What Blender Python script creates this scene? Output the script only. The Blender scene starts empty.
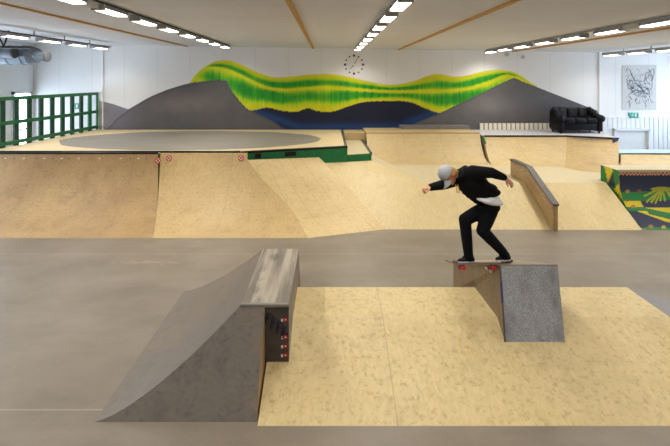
import bpy, bmesh, math, random
from mathutils import Vector, Matrix
random.seed(7)
C = bpy.context.scene.collection
F = 450.0; CX = 329.0; HY = 79.0; H = 3.3          # focal length in pixels, vanishing point, eye height (m)

def W(px, py, d):                                   # point at distance d seen at a photo pixel
    return Vector(((px - CX) * d / F, d, H - (py - HY) * d / F))
def PX(p):                                          # where a world point falls in the photo (used to lay out painted designs)
    return (CX + p[0] * F / p[1], HY + (H - p[2]) * F / p[1])
def lin(c):
    return tuple(((v / 255) / 12.92 if v / 255 <= .04045 else ((v / 255 + .055) / 1.055) ** 2.4) for v in c)
def col4(c): return lin(c) + (1.0,)

# ------------------------------------------------------------------ materials
class NT:
    def __init__(s, name):
        s.m = bpy.data.materials.new(name); s.m.use_nodes = True
        s.t = s.m.node_tree; s.b = s.t.nodes['Principled BSDF']; s.pos = None
    def n(s, ty, **k):
        o = s.t.nodes.new(ty)
        for a, v in k.items(): setattr(o, a, v)
        return o
    def l(s, a, b): s.t.links.new(a, b)
    def position(s):
        if s.pos is None: s.pos = s.n('ShaderNodeNewGeometry').outputs['Position']
        return s.pos
    def mapped(s, scale, rot=(0, 0, 0)):
        mp = s.n('ShaderNodeMapping'); mp.inputs['Scale'].default_value = scale; mp.inputs['Rotation'].default_value = rot
        s.l(s.position(), mp.inputs['Vector']); return mp.outputs['Vector']
    def noise(s, scale=(1, 1, 1), sc=1.0, detail=4, rough=.55, rot=(0, 0, 0)):
        nz = s.n('ShaderNodeTexNoise'); nz.inputs['Scale'].default_value = sc
        nz.inputs['Detail'].default_value = detail; nz.inputs['Roughness'].default_value = rough
        s.l(s.mapped(scale, rot), nz.inputs['Vector']); return nz.outputs['Fac']
    def ramp(s, fac, a, b):
        r = s.n('ShaderNodeMapRange'); r.inputs['From Min'].default_value = a; r.inputs['From Max'].default_value = b
        s.l(fac, r.inputs['Value']); return r.outputs['Result']
    def mul(s, a, v, op='MULTIPLY'):
        q = s.n('ShaderNodeMath', operation=op); s.l(a, q.inputs[0])
        if isinstance(v, (int, float)): q.inputs[1].default_value = v
        else: s.l(v, q.inputs[1])
        return q.outputs[0]
    def mix(s, fac, a, b):
        q = s.n('ShaderNodeMix', data_type='RGBA')
        if isinstance(fac, (int, float)): q.inputs[0].default_value = fac
        else: s.l(fac, q.inputs[0])
        for k, v in ((6, a), (7, b)):
            if isinstance(v, tuple): q.inputs[k].default_value = col4(v)
            else: s.l(v, q.inputs[k])
        return q.outputs[2]
    def axis(s, rot=0.0):                            # (x, y, z) sockets, optionally turned about z
        sp = s.n('ShaderNodeSeparateXYZ')
        s.l(s.mapped((1, 1, 1), (0, 0, rot)) if rot else s.position(), sp.inputs[0]); return sp.outputs
    def lines(s, a, period, width, off=0.0):         # 1 on thin lines across a coordinate
        q = s.mul(s.mul(a, off, 'ADD'), 1.0 / period); f = s.mul(q, 0.0, 'ADD')
        fr = s.n('ShaderNodeMath', operation='FRACT'); s.l(f, fr.inputs[0])
        return s.mul(fr.outputs[0], width / period, 'LESS_THAN')
    def color(s, c):
        if isinstance(c, tuple): s.b.inputs['Base Color'].default_value = col4(c)
        else: s.l(c, s.b.inputs['Base Color'])
    def bump(s, h, strength, dist=.01):
        q = s.n('ShaderNodeBump'); q.inputs['Strength'].default_value = strength; q.inputs['Distance'].default_value = dist
        s.l(h, q.inputs['Height']); s.l(q.outputs[0], s.b.inputs['Normal'])
    def rough(s, r, metal=0.0, spec=.5):
        s.b.inputs['Roughness'].default_value = r; s.b.inputs['Metallic'].default_value = metal
        s.b.inputs['Specular IOR Level'].default_value = spec; return s.m

def plain(name, c, r=.6, metal=0.0, var=.12, spec=.4, sc=8.0):
    t = NT(name); z = t.noise((1, 1, 1), sc, 3)
    d = tuple(max(0, int(v * (1 - var))) for v in c); l = tuple(min(255, int(v * (1 + var * .6))) for v in c)
    t.color(t.mix(z, d, l)); return t.rough(r, metal, spec)
def emit(name, c, strength):
    t = NT(name); t.color((230, 230, 230)); z = t.noise((1, 1, 1), 2.0, 1)
    t.l(t.mix(z, c, tuple(min(255, v + 6) for v in c)), t.b.inputs['Emission Color'])
    t.b.inputs['Emission Strength'].default_value = strength; return t.m
def ply(name, base, worn, dark, grain=(14, 1.5, 1.5), seam_x=1.22, seam_y=2.44, rot=0.0, wear=(.45, .75), scuff=.35, rough=.5, offx=0, offy=0):
    t = NT(name)
    g = t.noise(grain, 3.0, 5, .6, (0, 0, rot))
    big = t.ramp(t.noise((.55, .8, .8), 1.3, 5, .6), wear[0], wear[1])
    fine = t.ramp(t.noise((1, 1, 1), 17.0, 5, .75), .52, .74)
    mid = t.ramp(t.noise((1.3, 1, 1), 2.0, 6, .7), .52, .78)
    c = t.mix(t.ramp(g, .3, .7), base, tuple(int(v * .93) for v in base))
    c = t.mix(t.mul(big, .75), c, worn)
    c = t.mix(t.mul(mid, scuff * .9), c, dark)
    c = t.mix(t.mul(fine, scuff * 1.45), c, dark)
    ax = t.axis(rot)
    if seam_x: c = t.mix(t.mul(t.lines(ax[0], seam_x, .012, offx), .38), c, dark)
    if seam_y: c = t.mix(t.mul(t.lines(ax[1], seam_y, .012, offy), .38), c, dark)
    t.color(c); t.bump(g, .08, .004); return t.rough(rough, 0, .35)

M = {}
M['ply'] = ply('birch_plywood', (212, 192, 144), (198, 174, 124), (150, 124, 88), wear=(.5, .85), scuff=.32, seam_x=0, seam_y=0)
M['ply_flat'] = ply('pale_plywood', (208, 193, 158), (194, 177, 138), (162, 144, 112), seam_x=0, seam_y=0, scuff=.2)
M['ply_brown'] = ply('worn_brown_plywood', (186, 154, 106), (150, 120, 82), (104, 84, 62), wear=(.35, .7), scuff=.5, grain=(10, 2, 2), seam_x=2.44, seam_y=0)
M['ply_mid'] = ply('honey_plywood', (202, 174, 122), (178, 148, 100), (126, 102, 72), wear=(.42, .8), scuff=.42, seam_x=2.44, seam_y=0)
M['ply_stripe'] = ply('planked_plywood', (214, 190, 138), (190, 162, 114), (146, 120, 84), seam_x=0, seam_y=.31, rot=math.radians(56.8), scuff=.38, grain=(1.2, 14, 2))
M['ply_back'] = ply('back_wall_plywood', (208, 184, 136), (184, 156, 110), (142, 112, 78), wear=(.42, .8), seam_x=1.22, seam_y=0, scuff=.36, grain=(2, 2, 12))
M['ply_box'] = ply('funbox_plywood', (215, 194, 144), (196, 172, 120), (136, 108, 72), wear=(.48, .8), seam_x=5.0, seam_y=0, scuff=.5, offx=4.35, grain=(9, 3, 3))
M['deck'] = ply('deck_plywood', (206, 184, 142), (184, 160, 118), (150, 126, 92), seam_x=2.44, scuff=.25)
M['dark_ply'] = ply('dark_stained_plywood', (120, 112, 105), (150, 124, 96), (66, 63, 64), wear=(.46, .68), seam_x=0, seam_y=0, scuff=.45, grain=(3, 3, 10))
M['dark_ramp'] = ply('scuffed_grey_plywood', (124, 115, 105), (146, 128, 104), (84, 79, 76), wear=(.5, .85), seam_x=0, seam_y=0, scuff=.35, grain=(2, 9, 2))
M['dark_panel'] = plain('charcoal_panel', (76, 70, 67), .6, var=.25)
M['grip'] = None
t = NT('speckled_grit_board')
sp = t.noise((1, 1, 1), 95.0, 3, .8); st = t.ramp(t.noise((3.2, 1.6, 1.6), 1.6, 3), .5, .72)
c = t.mix(t.ramp(sp, .38, .62), (122, 124, 128), (182, 184, 190)); c = t.mix(t.mul(st, .55), c, (98, 96, 95))
t.color(c); t.bump(sp, .25, .004); M['grip'] = t.rough(.85)
M['ledge_side'] = ply('dark_waxed_ledge_plywood', (142, 122, 94), (164, 134, 92), (76, 70, 64), wear=(.45, .75), seam_x=0, seam_y=.85, scuff=.55, grain=(3, 3, 1), offy=.55)
M['ledge_top'] = ply('worn_ledge_top', (150, 140, 124), (168, 156, 136), (104, 98, 92), seam_x=0, seam_y=0)
# floor
t = NT('polished_screed_floor')
a = t.noise((.6, .9, 1), 1.3, 7, .65); b = t.ramp(t.noise((.5, 1.5, 1), .9, 6, .7), .5, .76); f = t.noise((1, 1, 1), 40.0, 3)
c = t.mix(t.ramp(a, .3, .7), (116, 106, 93), (138, 127, 112)); c = t.mix(t.mul(b, .4), c, (158, 148, 134))
c = t.mix(t.mul(t.ramp(f, .5, .8), .25), c, (112, 104, 96))
ax = t.axis(); c = t.mix(t.mul(t.lines(ax[1], 4.0, .02, -.48), .4), c, (176, 168, 154))
ex = t.mul(t.mul(ax[0], 3.25, 'ADD'), 1 / 1.15); ey = t.mul(t.mul(ax[1], -8.1, 'ADD'), 1 / .2)
er = t.mul(t.mul(ex, ex), t.mul(ey, ey), 'ADD'); er = t.mul(er, t.mul(t.noise((2.5, 7, 1), 2.5, 6), 2.0), 'ADD')
c = t.mix(t.mul(t.mul(er, 1.15, 'LESS_THAN'), .28), c, (176, 164, 142))        # old pale spill
t.color(c); M['floor'] = t.rough(.42, 0, .4)
# walls and ceiling
def wall_mat(name, c, period, off=0, axis=0, depth=.35):
    t = NT(name); z = t.noise((1, 1, 1), 1.2, 4)
    k = t.mix(z, tuple(int(v * .965) for v in c), c); ax = t.axis()
    if period: k = t.mix(t.mul(t.lines(ax[axis], period, .014, off), depth), k, tuple(int(v * .7) for v in c))
    t.color(k); return t.rough(.75, 0, .3)
M['wall'] = wall_mat('white_wall_panels', (232, 230, 228), 1.2, .3)
M['wall_side'] = wall_mat('white_side_wall_panels', (226, 230, 234), 1.2, 0, 1)
M['ceiling'] = None
t = NT('painted_ceiling_boards'); z = t.noise((.25, 1.5, 1), 1.1, 4); ax = t.axis()
c = t.mix(z, (206, 207, 211), (220, 221, 225)); c = t.mix(t.mul(t.lines(ax[0], 1.2, .012, .2), .18), c, (170, 160, 150))
sheet = t.ramp(t.noise((.5, .12, 1), .9, 2), .5, .62); c = t.mix(t.mul(sheet, .25), c, (196, 190, 184))
t.color(c); M['ceiling'] = t.rough(.85, 0, .2)
M['wood_strip'] = plain('varnished_pine', (190, 142, 66), .5, var=.15)
M['white_paint'] = plain('white_paint', (232, 234, 236), .5, var=.03)
M['pale_grey'] = plain('pale_grey_paint', (196, 194, 190), .6, var=.06)
M['grey_metal'] = plain('grey_painted_metal', (168, 168, 172), .5, .3)
M['lamp_metal'] = plain('lamp_grey_metal', (176, 176, 178), .45, .3)
M['galv'] = plain('galvanised_steel', (108, 113, 119), .5, .35, .2)
M['black'] = plain('black_steel', (26, 25, 26), .45, .4)
M['coping'] = plain('dark_steel_coping', (52, 50, 48), .35, .7)
M['rail_steel'] = plain('worn_grey_steel_angle', (104, 102, 102), .4, .6)
M['green'] = plain('dark_green_paint_and_shade', (16, 58, 34), .5, var=.12)
M['green_rail'] = plain('railing_green_paint', (34, 92, 54), .5, var=.14)
M['green_bright'] = plain('bright_green_paint', (24, 108, 60), .5, var=.18)
M['diffuser'] = emit('lit_lamp_diffuser', (255, 246, 228), 7.0)
M['daylight'] = emit('daylight_pane', (206, 228, 255), 9.0)
M['leather'] = None
t = NT('black_leather'); z = t.noise((1, 1, 1), 14, 4); t.color(t.mix(z, (7, 7, 10), (14, 14, 20))); t.bump(z, .35, .02); M['leather'] = t.rough(.45, 0, .16)
M['black_cloth'] = plain('black_cotton', (19, 19, 22), .9, var=.3, spec=.15)
M['denim'] = plain('black_denim', (16, 17, 23), .85, var=.3, spec=.15)
M['white_cloth'] = plain('white_cotton', (236, 238, 244), .9, var=.05, spec=.1)
M['cap_cloth'] = plain('grey_melange_cap', (176, 178, 184), .9, var=.1, spec=.1, sc=40)
M['skin'] = plain('skin', (202, 138, 108), .5, var=.06)
M['lip'] = plain('lips', (160, 84, 74), .5)
M['eye'] = plain('eye_dark', (40, 30, 26), .3)
M['hair'] = plain('blond_hair', (190, 146, 78), .6, var=.25, sc=60)
M['rubber'] = plain('white_rubber_sole', (206, 208, 216), .6)
M['suede'] = plain('black_suede', (18, 18, 22), .9)
M['red'] = plain('red_urethane', (196, 44, 52), .4)
M['maple'] = plain('maple_veneer', (150, 120, 86), .5)
M['griptape'] = plain('black_griptape', (34, 33, 34), .95)
M['blue_ink'] = plain('navy_marker_ink', (24, 28, 56), .5)
M['blue_paint'] = plain('blue_sticker', (58, 66, 118), .5)
M['sticker_red'] = plain('red_sticker', (176, 34, 36), .5)
M['sticker_white'] = plain('white_sticker', (222, 214, 206), .5, var=.02)
M['sticker_blue'] = plain('grey_blue_sticker', (96, 102, 132), .5)
M['teal'] = plain('exit_green', (20, 168, 150), .5, var=.04)
M['platform_day_tint'] = plain('daylight_tinted_floor', (186, 208, 222), .5)  # sky-blue daylight lying on the platform, put into its colour
t = NT('painted_design'); a = t.n('ShaderNodeAttribute'); a.attribute_name = 'paint'
z = t.noise((1, 1, 1.6), 1.6, 6, .65); q = t.n('ShaderNodeMix', data_type='RGBA', blend_type='MULTIPLY'); q.inputs[0].default_value = .42
t.l(a.outputs['Color'], q.inputs[6]); t.l(z, q.inputs[7])
s_ = t.n('ShaderNodeMix', data_type='RGBA', blend_type='MULTIPLY'); s_.inputs[0].default_value = 1
t.l(q.outputs[2], s_.inputs[6]); s_.inputs[7].default_value = (1.26, 1.26, 1.26, 1); t.color(s_.outputs[2]); M['paint'] = t.rough(.6, 0, .3)
# deck with a big round patch of grey on it
def patch_mat():
    t = NT('deck_with_grey_round'); ax = t.axis()
    wob = t.noise((1, 1, 1), .9, 5, .6)
    dx = t.mul(t.mul(ax[0], 4.2, 'ADD'), 1 / 4.0); dy = t.mul(t.mul(ax[1], -13.85, 'ADD'), 1 / 2.2)
    r = t.mul(t.mul(dx, dx), t.mul(dy, dy), 'ADD'); r = t.mul(r, t.mul(t.mul(wob, -.5, 'ADD'), .22), 'ADD')
    mask = t.mul(r, .98, 'LESS_THAN')
    g = t.noise((1, 1, 1), 3.0, 5)
    base = t.mix(g, (200, 178, 136), (214, 194, 152)); grey = t.mix(t.noise((.6, 2, 1), 1.5, 5), (112, 106, 98), (148, 140, 128))
    t.color(t.mix(mask, base, grey)); return t.rough(.55, 0, .35)
M['deck_patch'] = patch_mat()

# ------------------------------------------------------------------ mesh helpers
class MB:
    def __init__(s): s.v = []; s.f = []; s.col = None
    def add(s, vs, fs):
        o = len(s.v); s.v += [Vector(v) for v in vs]; s.f += [[i + o for i in f] for f in fs]; return s
    def box(s, x0, x1, y0, y1, z0, z1):
        v = [(x, y, z) for z in (z0, z1) for y in (y0, y1) for x in (x0, x1)]
        return s.add(v, [(0, 2, 3, 1), (4, 5, 7, 6), (0, 1, 5, 4), (2, 6, 7, 3), (0, 4, 6, 2), (1, 3, 7, 5)])
    def prism(s, base, off):                          # polygon of 3D points swept by a vector
        n = len(base); off = Vector(off); v = [Vector(p) for p in base]; v += [p + off for p in v]
        return s.add(v, [list(range(n))[::-1], list(range(n, 2 * n))] + [(i, (i + 1) % n, n + (i + 1) % n, n + i) for i in range(n)])
    def hull(s, bot, top):                            # two matching polygons joined by sides
        n = len(bot)
        return s.add(list(bot) + list(top), [list(range(n))[::-1], list(range(n, 2 * n))] + [(i, (i + 1) % n, n + (i + 1) % n, n + i) for i in range(n)])
    def tube(s, pts, r, n=8, caps=True, flat=None):
        pts = [Vector(p) for p in pts]; rings = []; up = None
        for i, p in enumerate(pts):
            d = (pts[min(i + 1, len(pts) - 1)] - pts[max(i - 1, 0)]).normalized()
            if up is None: up = d.orthogonal().normalized()
            a = (up - d * up.dot(d)); a = a.normalized() if a.length > 1e-5 else d.orthogonal().normalized(); up = a; b = d.cross(a)
            rr = r[i] if isinstance(r, (list, tuple)) else r
            rings.append([p + a * (rr * math.cos(2 * math.pi * k / n)) + b * (rr * math.sin(2 * math.pi * k / n)) for k in range(n)])
        v = [q for g in rings for q in g]; fs = []
        for i in range(len(rings) - 1):
            for k in range(n): fs.append((i * n + k, i * n + (k + 1) % n, (i + 1) * n + (k + 1) % n, (i + 1) * n + k))
        if caps: fs += [list(range(n))[::-1], [(len(rings) - 1) * n + k for k in range(n)]]
        return s.add(v, fs)
    def ball(s, c, r, ax=None, n=10):
        c = Vector(c); R = r if isinstance(r, (tuple, list)) else (r, r, r)
        A = ax or Matrix.Identity(3); v = []; fs = []; m = n * 2
        for i in range(n + 1):
            th = math.pi * i / n
            for k in range(m):
                ph = 2 * math.pi * k / m
                v.append(c + A @ Vector((R[0] * math.sin(th) * math.cos(ph), R[1] * math.sin(th) * math.sin(ph), R[2] * math.cos(th))))
        for i in range(n):
            for k in range(m): fs.append((i * m + k, (i + 1) * m + k, (i + 1) * m + (k + 1) % m, i * m + (k + 1) % m))
        return s.add(v, fs)
    def grid(s, rows):                                # rows of equal length -> quads
        n = len(rows[0]); v = [p for r in rows for p in r]
        return s.add(v, [(i * n + k, i * n + k + 1, (i + 1) * n + k + 1, (i + 1) * n + k) for i in range(len(rows) - 1) for k in range(n - 1)])
    def build(s, name, mat, parent=None, smooth=False, bevel=0, seg=2, sub=0, z0=None, colors=None):
        off = parent_world(parent); me = bpy.data.meshes.new(name)
        bm = bmesh.new(); vs = [bm.verts.new(p - off) for p in s.v]
        for f in s.f:
            try: bm.faces.new([vs[i] for i in f])
            except ValueError: pass
        if colors is None:
            bmesh.ops.remove_doubles(bm, verts=bm.verts, dist=1e-5)
            bmesh.ops.dissolve_degenerate(bm, edges=bm.edges, dist=1e-6)
        if z0 is not None:                            # close the underside: drop a skirt from the free edges
            ed = [e for e in bm.edges if e.is_boundary]
            ex = bmesh.ops.extrude_edge_only(bm, edges=ed)
            for v in ex['geom']:
                if isinstance(v, bmesh.types.BMVert): v.co.z = z0 - off.z
            bmesh.ops.remove_doubles(bm, verts=bm.verts, dist=1e-4)
            bmesh.ops.dissolve_degenerate(bm, edges=bm.edges, dist=1e-5)
            bmesh.ops.holes_fill(bm, edges=[e for e in bm.edges if e.is_boundary], sides=0)
        bmesh.ops.recalc_face_normals(bm, faces=bm.faces)
        if bevel: bmesh.ops.bevel(bm, geom=list(bm.edges), offset=bevel, segments=seg, profile=.5, affect='EDGES', clamp_overlap=True)
        if sub: bmesh.ops.subdivide_edges(bm, edges=bm.edges, cuts=sub, use_grid_fill=True, smooth=.4)
        bm.to_mesh(me); bm.free()
        if colors is not None:
            ca = me.color_attributes.new('paint', 'FLOAT_COLOR', 'POINT')
            for i, c in enumerate(colors): ca.data[i].color = (*c, 1)
        if smooth: me.polygons.foreach_set('use_smooth', [True] * len(me.polygons))
        if mat: me.materials.append(mat)
        o = bpy.data.objects.new(name, me); C.objects.link(o)
        if parent: o.parent = parent
        else: o.location = (0, 0, 0)
        return o
def parent_world(p):
    v = Vector((0, 0, 0))
    while p is not None: v += p.location; p = p.parent
    return v
def tag(o, label=None, cat=None, group=None, kind=None):
    if label: o['label'] = label
    if cat: o['category'] = cat
    if group: o['group'] = group
    if kind: o['kind'] = kind
    return o
def thing(name, label, cat, loc, group=None):
    o = bpy.data.objects.new(name, None); o.empty_display_size = .1; C.objects.link(o); o.location = loc
    return tag(o, label, cat, group)
def struct(o, label=None): return tag(o, label, None, None, 'structure')
def copy_tree(o, parent=None):
    c = o.copy(); C.objects.link(c)
    if parent: c.parent = parent
    for ch in [x for x in bpy.data.objects if x.parent == o]: copy_tree(ch, c)
    return c
def circ(run, h):                                     # concave transition: height at horizontal distance s
    R = (run * run + h * h) / (2 * h)
    return lambda s: R - math.sqrt(max(0, R * R - min(s, run) ** 2))

# ------------------------------------------------------------------ room shell
XL, XR, YB, YF = -10.85, 13.6, 16.5, -3.2
zc = lambda x: 4.43 - .0155 * x
struct(MB().box(XL - .2, XR + .2, YF - .2, YB + .2, -.2, 0).build('floor', M['floor']))
struct(MB().hull([(XL - .2, YF - .2, zc(XL)), (XR + .2, YF - .2, zc(XR)), (XR + .2, YB + .2, zc(XR)), (XL - .2, YB + .2, zc(XL))],
                 [(XL - .2, YF - .2, 4.9), (XR + .2, YF - .2, 4.9), (XR + .2, YB + .2, 4.9), (XL - .2, YB + .2, 4.9)]).build('ceiling', M['ceiling']))
struct(MB().box(XL - .2, XR + .2, YB, YB + .2, 0, 4.75).build('wall_back', M['wall']))
struct(MB().box(XL - .2, XL, YF, YB, 0, 4.75).build('wall_left', M['wall_side']))
struct(MB().box(XR, XR + .2, YF, YB, 0, 4.75).build('wall_right', M['wall_side']))
struct(MB().box(XL, XR, YF - .2, YF, 0, 4.75).build('wall_front', M['wall']))
# ceiling battens
for i, x in enumerate((-5.2, -.58, 2.55, 6.75)):
    struct(MB().box(x - .038, x + .038, 2.0, YB, zc(x) - .035, zc(x) + .02).build('trim_%d' % (i + 1), M['wood_strip']))
# corner posts of the mural wall
for i, (x, w) in enumerate(((-8.28, .012), (9.9, .022))):
    struct(MB().box(x - w, x + w, YB - .06, YB, 0, zc(x)).build('trim_%d' % (i + 5), M['white_paint']))
def slats(x0, x1, z0, z1, name):
    m = MB(); n = int((x1 - x0) / .165)
    m.box(x0, x1, YB - .012, YB, z0, z1)
    for k in range(n):
        a = x0 + (x1 - x0) * k / n; m.box(a + .008, a + (x1 - x0) / n - .022, YB - .04, YB - .012, z0, z1)
    m.box(x0, x1, YB - .05, YB, z1, z1 + .03)
    return struct(m.build(name, M['white_paint']))
slats(10.02, 10.38, .05, 1.9, 'trim_7'); slats(11.72, XR - .02, .05, 1.9, 'trim_8'); slats(10.38, 11.72, 1.5, 1.9, 'trim_9')
# low white hatch in the wainscot, lit from the side
d = struct(MB().box(10.44, 11.66, YB - .02, YB - .005, .02, 1.42).build('door_2', M['white_paint']))
m = MB(); m.box(10.40, 10.46, YB - .12, YB - .02, .02, 1.46); m.box(11.64, 11.72, YB - .12, YB - .02, .02, 1.46); m.box(10.40, 11.72, YB - .12, YB - .02, 1.42, 1.49)
m.build('door_frame', M['white_paint'], d)
# glazed door of the left hall, daylight behind
d = struct(MB().box(XL, XL + .03, 15.45, 16.25, .72, 2.78).build('door_1', M['daylight']))
m = MB()
for a, b, c, e in ((15.37, 15.45, .7, 2.86), (16.25, 16.33, .7, 2.86), (15.37, 16.33, 2.78, 2.86), (15.45, 16.25, 1.5, 1.56)): m.box(XL, XL + .07, a, b, c, e)
m.build('door_frame', M['white_paint'], d)
def window(n, x, y0, y1, z0, z1, side):
    w = struct(MB().box(min(x, x + side * .02), max(x, x + side * .02), y0, y1, z0, z1).build('window_%d' % n, M['daylight']))
    m = MB(); a, b = min(x, x + side * .06), max(x, x + side * .06)
    for q in (y0, (y0 + y1) / 2, y1): m.box(a, b, q - .04, q + .04, z0, z1)
    for q in (z0, z1): m.box(a, b, y0 - .04, y1 + .04, q - .04, q + .04)
    m.build('window_frame', M['white_paint'], w)
window(1, XL, 9.0, 14.6, 1.2, 3.2, 1); window(2, XR, 10.8, 15.9, 1.5, 3.5, -1)  # both panes out of view, added for cool daylight at the sides

# ------------------------------------------------------------------ mural on the back wall
def interp(pts, x):
    if x <= pts[0][0]: return pts[0][1]
    for (a, b), (c, d_) in zip(pts, pts[1:]):
        if x <= c:
            t = (x - a) / (c - a); return b + (d_ - b) * t
    return pts[-1][1]
def smooth_pts(pts, n=6):                              # Catmull-Rom through a pixel outline
    out = []
    for i in range(len(pts) - 1):
        p0 = pts[max(i - 1, 0)]; p1 = pts[i]; p2 = pts[i + 1]; p3 = pts[min(i + 2, len(pts) - 1)]
        for k in range(n):
            t = k / n
            y = .5 * (2 * p1[1] + (p2[1] - p0[1]) * t + (2 * p0[1] - 5 * p1[1] + 4 * p2[1] - p3[1]) * t * t + (3 * p1[1] - p0[1] - 3 * p2[1] + p3[1]) * t ** 3)
            out.append((p1[0] + (p2[0] - p1[0]) * t, y))
    return out + [pts[-1]]
hillL = smooth_pts([(106, 129), (117, 118.5), (129, 109), (148, 98), (167.6, 89.6), (191, 83), (210, 80.6), (225, 79.8)]) + smooth_pts([(225.5, 80), (232, 91.5), (245, 106.5), (252, 111), (264.6, 117), (274, 122), (286, 129.5)])
hillR = [(400, 129), (420, 121), (440, 113), (513, 77.8), (597.5, 110.8), (598.2, 131)]
topY = smooth_pts([(189, 84), (194, 76), (202, 68.5), (214, 62), (227, 60.3), (240, 64), (257, 72), (274, 77.2), (291, 76.7), (307.6, 74.8), (328, 74), (344.6, 76), (361.5, 80), (381.6, 84), (395, 84.6), (413, 81.5), (426, 76.6), (438, 74), (452, 76.4), (464, 76), (480.6, 72), (498.7, 70), (517, 73.4), (537, 86)])
botY = smooth_pts([(189, 84), (225, 100), (250, 110), (267, 107.6), (284, 111), (297.5, 111.7)]) + smooth_pts([(307.6, 107.8), (317.7, 111), (331, 111.7), (344.6, 107.6), (361.5, 102.4), (381.6, 101), (402, 101), (413, 102.8), (424, 107.8), (440, 113), (470, 112), (540, 112)])
strk = smooth_pts([(189, 84), (200, 69.5), (220, 68.5), (240, 75.7), (260.5, 85.8), (281, 90), (301, 89), (328, 87.8), (361.5, 90), (388, 91.5), (424, 91.5), (440, 91.5), (468, 88.7), (488.7, 82.6), (509, 76), (537, 86)])
sideL = [(99, 100.5), (113, 104), (127.5, 109), (129, 110), (170, 129)]
def mixc(a, b, t): return tuple(x + (y - x) * max(0, min(1, t)) for x, y in zip(a, b))
def hsh(a, b=0):
    return (math.sin(a * 12.9898 + b * 78.233) * 43758.5453) % 1.0
def mural_color(px, py):
    G1, G2, Y = (58, 158, 32), (24, 132, 40), (216, 206, 26)
    hl = interp(hillL, px) if 106 <= px <= 286 else 999
    hr = interp(hillR, px) if 400 <= px <= 598.2 else 999
    if py >= hl - .01:
        c = mixc((92, 89, 90), (122, 112, 106), math.exp(-((px - 190) / 34) ** 2 - ((py - 103) / 11) ** 2))
        c = mixc(c, (116, 110, 122), max(0, 1 - (px - 106) / 40)); return mixc(c, (72, 70, 74), max(0, 1 - (py - hl) / 3.5) * .6)
    if py >= hr - .01:
        c = mixc((104, 101, 101), (84, 82, 86), (px - 470) / 130)
        c = mixc(c, (122, 118, 116), math.exp(-((px - 490) / 22) ** 2 - ((py - 106) / 9) ** 2))
        return mixc(c, (78, 76, 80), max(0, 1 - (py - hr) / 2.5) * .6)
    if 189 <= px <= 537:
        a, b, s = interp(topY, px), interp(botY, px), interp(strk, px)
        if py <= b:
            streak = .25 * (hsh(round(px * 1.2)) - .5)
            if py < s: v = (py - a) / max(.5, s - a); g = math.exp(-((v - .62) / .3) ** 2) + streak * .5
            else: v = (py - s) / max(.5, b - s); g = math.exp(-((v - .38) / .34) ** 2) + streak
            if abs(py - s) < 1.6: g *= .4
            g *= 1.0 + .17 * math.sin(px / 15.0 + (1 if py < s else 2.6)) + .08 * math.sin(px / 5.3)
            g *= min(1, (px - 189) / 22) if px < 215 else 1
            if px > 500: g *= max(.5, 1 - (px - 500) / 60)
            return mixc(mixc(Y, (150, 196, 24), g * 1.6), mixc(G1, G2, hsh(round(px * .6), 3)), (g - .42) * 1.9)
    if px < 170 and py >= interp(sideL, px) - .01: return (128, 124, 132) if px > 106 else (138, 132, 130)
    k = 0
    lowl = interp([(250, 112), (285, 124), (300, 129), (400, 129), (404, 126), (440, 113)], px)
    k = math.exp(-((py - lowl + 2) / 4.5) ** 2) if py < lowl + 4 else .8
    c = mixc((26, 30, 52), (28, 66, 122), k * .8); return mixc(c, (34, 62, 104), max(0, (py - 125) / 5) * .6)
YM = YB - .006
cols = [99 + i * .8 for i in range(int((598 - 99) / .8) + 1)]; NR = 58; rows = []; colr = []
for px in cols:
    tops = [129.7]
    if px <= 170: tops.append(interp(sideL, px))
    if 106 <= px <= 286: tops.append(interp(hillL, px))
    if 400 <= px: tops.append(interp(hillR, px))
    if 189 <= px <= 537: tops.append(interp(topY, px))
    if 284 <= px <= 440: tops.append(interp(botY, px))
    ty = min(tops); r = []
    for j in range(NR + 1):
        py = 131.0 + (ty - 131.0) * j / NR; p = W(px, py, YM); r.append(p); colr.append(lin(mural_color(px, max(py, ty + .02))))
    rows.append(r)
tag(MB().grid(rows).build('mural', M['paint'], colors=colr), 'long wall painting of grey, yellow and green hills over dark blue water', 'mural')

# ------------------------------------------------------------------ back wall fittings
# frameless clock
cw = W(354, 64.6, YB); k = thing('wall_clock', 'frameless wall clock of loose hour marks above the green hills', 'clock', cw)
for i in range(12):
    a = math.radians(30 * i); r = .33; s = .028 if i % 3 else .04
    p = cw + Vector((r * math.sin(a), -.012, r * math.cos(a)))
    MB().box(p.x - s, p.x + s, p.y, p.y + .012, p.z - s, p.z + s).build('hour_mark', M['dark_panel'], k, bevel=.006)
def hand(ang, ln, w, nm):
    a = math.radians(ang); u = Vector((math.sin(a), 0, math.cos(a))); v = Vector((u.z, 0, -u.x)); b = cw + Vector((0, -.03, 0))
    q = [b - u * .06 + v * w, b + u * ln + v * w * .4, b + u * ln - v * w * .4, b - u * .06 - v * w]
    MB().prism(q, (0, .008, 0)).build(nm, M['black'], k)
hand(222, .26, .014, 'hour_hand'); hand(28, .36, .011, 'minute_hand')
MB().tube([cw + Vector((0, -.04, 0)), cw], .035, 14).build('hub', M['white_paint'], k)
# round white detectors high on the wall
for px, py, nm in ((506.7, 54.6, 'left of the two small round fittings high on the wall beside the right lamp track'), (522.5, 57, 'right of the two small round fittings high on the wall beside the right lamp track')):
    p = W(px, py, YB); r = thing('round_wall_vent', nm, 'vent', p, 'round fittings high on the back wall')
    MB().tube([p + Vector((0, -.05, 0)), p], .075, 16).build('ring', M['pale_grey'], r)
    MB().tube([p + Vector((0, -.06, 0)), p + Vector((0, -.05, 0))], .035, 14).build('core', M['grey_metal'], r)
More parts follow.
